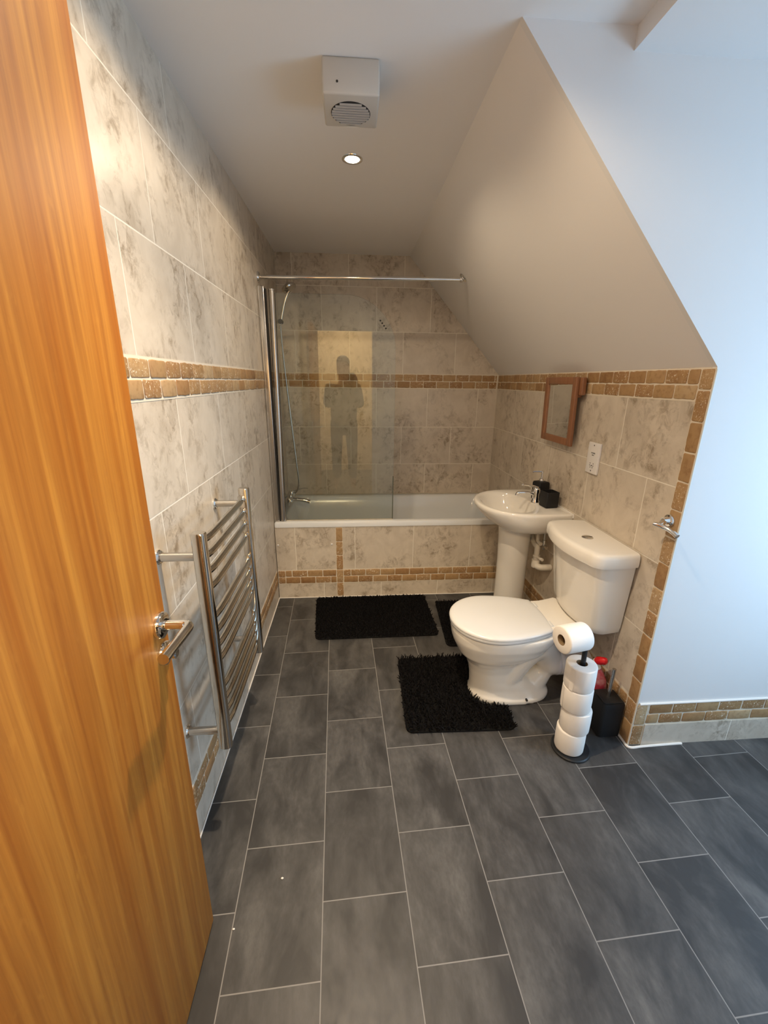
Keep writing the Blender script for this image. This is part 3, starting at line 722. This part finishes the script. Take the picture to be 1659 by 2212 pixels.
# ------------------------------------------------------------------ mats
def inside(p, poly):
    x, y = p; c = False; n = len(poly)
    for i in range(n):
        (x0, y0), (x1, y1) = poly[i], poly[(i+1) % n]
        if (y0 > y) != (y1 > y) and x < (x1-x0)*(y-y0)/(y1-y0)+x0: c = not c
    return c
def roundpoly(poly, r, n=5):
    out = []; m = len(poly)
    for i in range(m):
        p = Vector(poly[i]); a = (Vector(poly[i-1])-p); b = (Vector(poly[(i+1) % m])-p)
        k = min(r, a.length*.45, b.length*.45); A = p+a.normalized()*k; B = p+b.normalized()*k
        for t in [j/n for j in range(n+1)]: out.append(tuple(A*(1-t)**2 + p*2*t*(1-t) + B*t*t))
    return out
def mat_obj(name, label, poly, h, step, length, seed, lean=.6, wid=.0032):
    poly = roundpoly(poly, .035); rng = random.Random(seed)
    cxm = sum(p[0] for p in poly)/len(poly); cym = sum(p[1] for p in poly)/len(poly)
    o = thing(name, label, 'bath mat', (cxm, cym, 0))
    MB().poly([(x, y, .001) for x, y in poly], (0, 0, h)).build('backing', 'mat_back', o, 0)
    x0, x1 = min(p[0] for p in poly), max(p[0] for p in poly); y0, y1 = min(p[1] for p in poly), max(p[1] for p in poly)
    vs, fs = [], []; y = y0
    while y < y1:
        x = x0
        while x < x1:
            px, py = x+rng.uniform(-.5, .5)*step, y+rng.uniform(-.5, .5)*step
            if inside((px, py), poly):
                L = length*rng.uniform(.65, 1.15); a = rng.uniform(0, 2*PI); ln = rng.uniform(.1, lean)
                d = Vector((math.cos(a)*ln, math.sin(a)*ln, 1)).normalized(); s = Vector((-math.sin(a), math.cos(a), 0))
                b0 = Vector((px, py, h-.002)); m1 = b0 + d*L*.55; t1 = m1 + (d + Vector((math.cos(a), math.sin(a), -.2))*ln*.8).normalized()*L*.5
                q = d.cross(s); i = len(vs)
                for c, w in ((b0, wid), (m1, wid*1.05), (t1, wid*.55)):
                    for k in range(3):
                        an = 2*PI*k/3; vs.append(c + s*math.cos(an)*w + q*math.sin(an)*w)
                for r_ in (0, 3):
                    for k in range(3): fs.append((i+r_+k, i+r_+(k+1) % 3, i+r_+3+(k+1) % 3, i+r_+3+k))
                fs.append((i+6, i+7, i+8))
            x += step
        y += step
    mb = MB(); mb.add(vs, fs); mb.build('pile', 'shag', o, 60, 'stuff')
    return o
mat_obj('bath_mat', 'black shaggy rectangular bath mat on the floor in front of the bath panel', [(.268, -.752), (1.035, -.748), (1.050, -1.238), (.298, -1.242)], .008, .0075, .017, 3)
mat_obj('pedestal_mat', 'black shaggy mat lying at the foot of the wash basin behind the toilet', [(1.10, -.838), (1.375, -.85), (1.385, -1.355), (1.072, -1.352)], .008, .0085, .016, 4)
mat_obj('toilet_mat', 'black shaggy contour mat wrapped around the foot of the toilet', [(.770, -1.452), (1.245, -1.452), (1.245, -1.590), (1.165, -1.596), (1.108, -1.640), (1.096, -1.712), (1.108, -1.785), (1.165, -1.828), (1.262, -1.836), (1.248, -1.975), (.757, -1.962)], .008, .0088, .027, 5, .9, .0030)

for lab, x, y, r in (('larger white crumb on the floor plank, farther from the door edge', .300, -2.491, .0042), ('small white crumb on the floor beside the lower corner of the door', .183, -2.609, .0035)):
    tag(MB().ball((x, y, r*.6), r, 6, (1, .7, .6)).build('crumb', 'paper'), lab, 'crumb', 'white crumbs on the floor')
# ------------------------------------------------------------------ toilet roll holder and rolls
HX, HY = 1.437, -2.081
th = thing('toilet_roll_holder', 'black metal freestanding toilet roll holder beside the toilet', 'toilet roll holder', (HX, HY, 0))
MB().lathe((HX+.006, HY, 0), [(.074, 0), (.077, .003), (.077, .008), (.073, .012), (.01, .0125)], 48).build('base', 'black_metal', th, 40)
MB().tube([(HX+.003, HY, .01), (HX-.006, HY, .50)], .0095, 16).build('pole', 'black_metal', th)
ax = Vector((-.978, -.208, 0)); arm0 = Vector((HX-.006, HY, .50))
MB().tube(cat([arm0, (HX-.007, HY, .545), Vector((HX-.009, HY, .565))+ax*.012, Vector((HX-.009, HY, .569))+ax*.04, Vector((HX-.009, HY, .569))+ax*.108], 6), .0085, 14).build('arm', 'black_metal', th)
def roll(label, c, axis, r=.0565, h=.104, seed=0):
    c = Vector(c); axis = Vector(axis).normalized()
    o = thing('toilet_roll', label, 'toilet roll', c, 'toilet rolls on the black holder')
    MB().lathe(c, [(.021, 0), (r-.005, 0), (r-.0015, .002), (r, .006), (r+.0006, h*.5), (r, h-.006), (r-.0015, h-.002), (r-.005, h), (.021, h)], 56, axis, True).build('paper', 'paper', o, 40)
    MB().lathe(c, [(.0212, .0005), (.0212, h-.0005), (.0196, h-.0005), (.0196, .0005)], 32, axis, True).build('cardboard_core', 'core', o, 40)
    p, q = frame_of(axis); a0 = {0: 3.6, 1: 4.4, 2: 4.75, 3: 5.4}.get(seed, 3.9)
    e = MB(); ls = []
    for k in range(9):
        a = a0 - .30*k/8; rr_ = r + .0004 + .0010*(1-k/8)
        ls.append((p*math.cos(a) + q*math.sin(a))*rr_)
    n = len(ls)
    e.add([c + v + axis*.003 for v in ls] + [c + v + axis*(h-.003) for v in ls], [(i, i+1, n+i+1, n+i) for i in range(n-1)])
    e.build('loose_sheet', 'paper', o, 40)
    return o
rolls = [('bottom toilet roll of the upright stack, resting on the black base', (HX-.003, HY, .0135), 0), ('second toilet roll from the bottom of the upright stack, slightly offset', (HX+.003, HY-.002, .1180), 1),
         ('third toilet roll from the bottom of the upright stack', (HX-.006, HY, .2225), 2), ('top toilet roll of the upright stack with the pole rising out of it', (HX-.008, HY, .3270), 3)]
for lab, c, s in rolls: roll(lab, c, (-.006 if s > 1 else 0, 0, 1), .0575, .1035, s)
rc = Vector((HX-.009, HY, .556)) + Vector((-.02, -.028, 0)) - ax*.002
rc = Vector((HX-.009, HY, .5580)) - ax*.008
tr_ = roll('toilet roll lying sideways on the arm at the top of the black holder', rc + ax*.020, ax, .0535, .106, 4)

# ------------------------------------------------------------------ toilet brush and cleaner bottle
bx, by = 1.642, -1.986
tbz = thing('toilet_brush', 'square black toilet brush holder with steel handle in the corner by the mosaic column', 'toilet brush', (bx, by, 0))
def sq(z, h): return rrect(bx, by, z, h, h, h*.28, 5)
MB().loft([sq(0, .047), sq(.004, .0505), (sq(.166, .0505)), sq(.172, .0485), sq(.172, .042)]).build('holder', 'black', tbz, 40)
MB().loft([sq(.171, .044), sq(.176, .044), sq(.1775, .041)]).build('lid', 'black', tbz, 40)
MB().tube([(bx, by+.002, .176), (bx+.004, by+.004, .314)], .0085, 16).build('handle', 'brushed', tbz)

b0 = Vector((1.646, -1.892, 0))
bt = thing('cleaner_bottle', 'pink toilet cleaner bottle with red cap on the floor behind the toilet roll holder', 'bottle', b0)
def ov(z, hx, hy, dx=0, dy=0): return [b0 + Vector((dx + hx*math.cos(a), dy + hy*math.sin(a), z)) for a in [2*PI*i/28 for i in range(28)]]
MB().loft([ov(.0, .034, .022), ov(.006, .040, .026), ov(.10, .042, .028), ov(.155, .042, .028, .002, -.002), ov(.19, .037, .026, 0), ov(.222, .027, .021, -.005, .004), ov(.25, .019, .016, -.010, .010)]).build('body', 'pink', bt, 60)
MB().tube([b0+Vector((-.010, .010, .245)), b0+Vector((-.016, .012, .268)), b0+Vector((-.016, .008, .284))], [.019, .018, .015], 18).build('neck', 'plastic', bt)
MB().tube([b0+Vector((-.014, .008, .279)), b0+Vector((-.012, .003, .287)), b0+Vector((-.009, -.004, .291)), b0+Vector((-.006, -.009, .295)), b0+Vector((.001, -.018, .300)), b0+Vector((.005, -.024, .303)), b0+Vector((.008, -.028, .304))], [.016, .0185, .0185, .0165, .0165, .014, .006], 20).build('cap', 'red', bt)

# ------------------------------------------------------------------ the person in the doorway (seen mirrored in the glass)
def skin_mesh(name, pts, edges, mats, parent, sub=2):
    me = bpy.data.meshes.new(name); me.from_pydata([Vector(p[:3]) for p in pts], [], edges)
    o = bpy.data.objects.new(name, me); COL.objects.link(o); o.parent = parent
    for m in mats: me.materials.append(M[m])
    md = o.modifiers.new('skin', 'SKIN'); md.use_smooth_shade = True
    sv = me.skin_vertices[0].data if me.skin_vertices else None
    if sv is None:
        with bpy.context.temp_override(object=o, active_object=o):
            bpy.ops.mesh.customdata_skin_add()
        sv = me.skin_vertices[0].data
    for i, p in enumerate(pts):
        sv[i].radius = (p[3], p[4] if len(p) > 4 else p[3]); sv[i].use_root = (i == 0)
    ss = o.modifiers.new('sub', 'SUBSURF'); ss.levels = sub; ss.render_levels = sub
    return o
PX, PY = .42, -3.86
per = thing('person', 'person in a dark coat and trousers standing in the doorway, holding up a phone', 'person', (PX, PY, 0))
pts, ed_ = [], []
def V_(*p): pts.append(p); return len(pts)-1
def E_(a, b): ed_.append((a, b))
pel = V_(0, 0, .95, .145, .115); ab = V_(0, .0, 1.10, .135, .105); ch = V_(0, -.01, 1.27, .155, .115); nk = V_(0, -.01, 1.43, .07, .065)
hd0 = V_(0, .005, 1.53, .062, .07); hd1 = V_(0, .012, 1.62, .078, .095); hd2 = V_(0, .0, 1.72, .072, .088); hd3 = V_(0, -.005, 1.765, .04, .05)
for a, b in ((pel, ab), (ab, ch), (ch, nk), (nk, hd0), (hd0, hd1), (hd1, hd2), (hd2, hd3)): E_(a, b)
ns = V_(0, .118, 1.61, .014, .018); E_(hd1, ns)
for s in (-1, 1):
    ear = V_(s*.085, -.005, 1.63, .012, .02); E_(hd1, ear)
    hip = V_(s*.10, 0, .88, .09, .09); kn = V_(s*.11, .015, .49, .062, .062); an_ = V_(s*.115, -.02, .09, .042, .045); toe = V_(s*.125, .15, .035, .036, .03)
    E_(pel, hip); E_(hip, kn); E_(kn, an_); E_(an_, toe)
    shd = V_(s*.185, -.01, 1.39, .06, .062); el = V_(s*.215, .10, 1.15, .046, .046); wr_ = V_(.105+s*.06, .345, 1.455, .03, .026); pm_ = V_(.105+s*.055, .385, 1.49, .036, .02)
    E_(ch, shd); E_(shd, el); E_(el, wr_); E_(wr_, pm_)
    for k, (dx, ln) in enumerate(((-.024, .060), (-.008, .068), (.008, .064), (.023, .052))):
        k1 = V_(.105+s*(.046)+dx*.9, .405, 1.515+.004*k, .0095); k2 = V_(.105+s*.035+dx*.8, .418, 1.515+ln*.62, .0085); k3 = V_(.105+s*.028+dx*.7, .410, 1.515+ln, .0075)
        E_(pm_, k1); E_(k1, k2); E_(k2, k3)
    t1 = V_(.105+s*.026, .372, 1.475, .011); t2 = V_(.105+s*.012, .378, 1.500, .009); E_(wr_, t1); E_(t1, t2)
body = skin_mesh('body', pts, ed_, ['skin'], per)
cp_, ce = [], []
cp_ = [(0, 0, .84, .205, .15), (0, 0, 1.10, .19, .14), (0, -.01, 1.27, .19, .14), (0, -.012, 1.42, .085, .08)]
ce = [(0, 1), (1, 2), (2, 3)]
for s in (-1, 1):
    i = len(cp_); cp_ += [(s*.195, -.01, 1.375, .086, .086), (s*.215, .10, 1.15, .068, .068), (.105+s*.065, .325, 1.435, .044, .042)]; ce += [(2, i), (i, i+1), (i+1, i+2)]
skin_mesh('coat', cp_, ce, ['coat'], per)
tp_ = [(0, 0, .93, .15, .125)]; te = []
for s in (-1, 1):
    i = len(tp_); tp_ += [(s*.10, 0, .86, .102, .102), (s*.11, .012, .49, .076, .076), (s*.115, -.015, .12, .062, .066)]; te += [(0, i), (i, i+1), (i+1, i+2)]
skin_mesh('trousers', tp_, te, ['trousers'], per)
MB().ball((PX, PY-.022, 1.705), .1, 14, (.90, 1.02, 1.02)).build('hair', 'hair', per, 80)
ph = thing('mobile_phone', 'dark mobile phone held up by the person in the doorway', 'phone', (PX+.105, PY+.43, 1.50))
bev(MB().box(PX+.105-.036, PX+.105+.036, PY+.424, PY+.432, 1.425, 1.575).build('case', 'black', ph, 0), .004, 3)

# ------------------------------------------------------------------ light
def area(name, loc, rot, sx, sy, e, col, spread=PI):
    L = bpy.data.lights.new(name, 'AREA'); L.shape = 'RECTANGLE'; L.size = sx; L.size_y = sy; L.energy = e; L.color = col; L.spread = spread
    o = bpy.data.objects.new(name, L); COL.objects.link(o); o.location = loc; o.rotation_euler = rot; return o
area('window_daylight', (2.94, (WY0+WY1)/2, (WZ0+WZ1)/2), (0, PI/2, 0), WZ1-WZ0-.1, WY1-WY0-.1, 20.0, (.43, .70, 1.0))
area('hall_lamp', (.45, -4.35, 2.44), (0, 0, 0), .5, .5, 50.0, (1.0, .76, .47))
wld = bpy.data.worlds.new('World'); SC.world = wld; wld.use_nodes = True
bg = wld.node_tree.nodes.get('Background') or wld.node_tree.nodes.new('ShaderNodeBackground')
bg.inputs[0].default_value = (.62, .78, 1.0, 1); bg.inputs[1].default_value = 1.2

# ------------------------------------------------------------------ camera
cam = bpy.data.cameras.new('Camera'); co = bpy.data.objects.new('Camera', cam); COL.objects.link(co)
F_PX, yaw, pit, rol = 896.24, .07697, -.30629, .01059
cam.sensor_fit = 'VERTICAL'; cam.sensor_height = 24.0; cam.lens = F_PX/2212*24.0; cam.clip_start = .01
fwd = Vector((math.sin(yaw)*math.cos(pit), math.cos(yaw)*math.cos(pit), math.sin(pit)))
rt = Vector((math.cos(yaw), -math.sin(yaw), 0)); upv = rt.cross(fwd)
R2 = rt*math.cos(rol) + upv*math.sin(rol); U2 = upv*math.cos(rol) - rt*math.sin(rol)
mat = Matrix((( R2.x, U2.x, -fwd.x), (R2.y, U2.y, -fwd.y), (R2.z, U2.z, -fwd.z))).to_4x4()
mat.translation = (.53602, -3.40027, 1.48477); co.matrix_world = mat
SC.camera = co
vs_ = SC.view_settings; vs_.view_transform = 'Standard'; vs_.look = 'None'; vs_.exposure = 0.56; vs_.gamma = 1.0; vs_.use_curve_mapping = False
SC.cycles.use_denoising = True
SC.cycles.use_adaptive_sampling = True; SC.cycles.adaptive_threshold = .02; SC.cycles.max_bounces = 9; SC.cycles.transparent_max_bounces = 12; SC.cycles.sample_clamp_indirect = 6.0
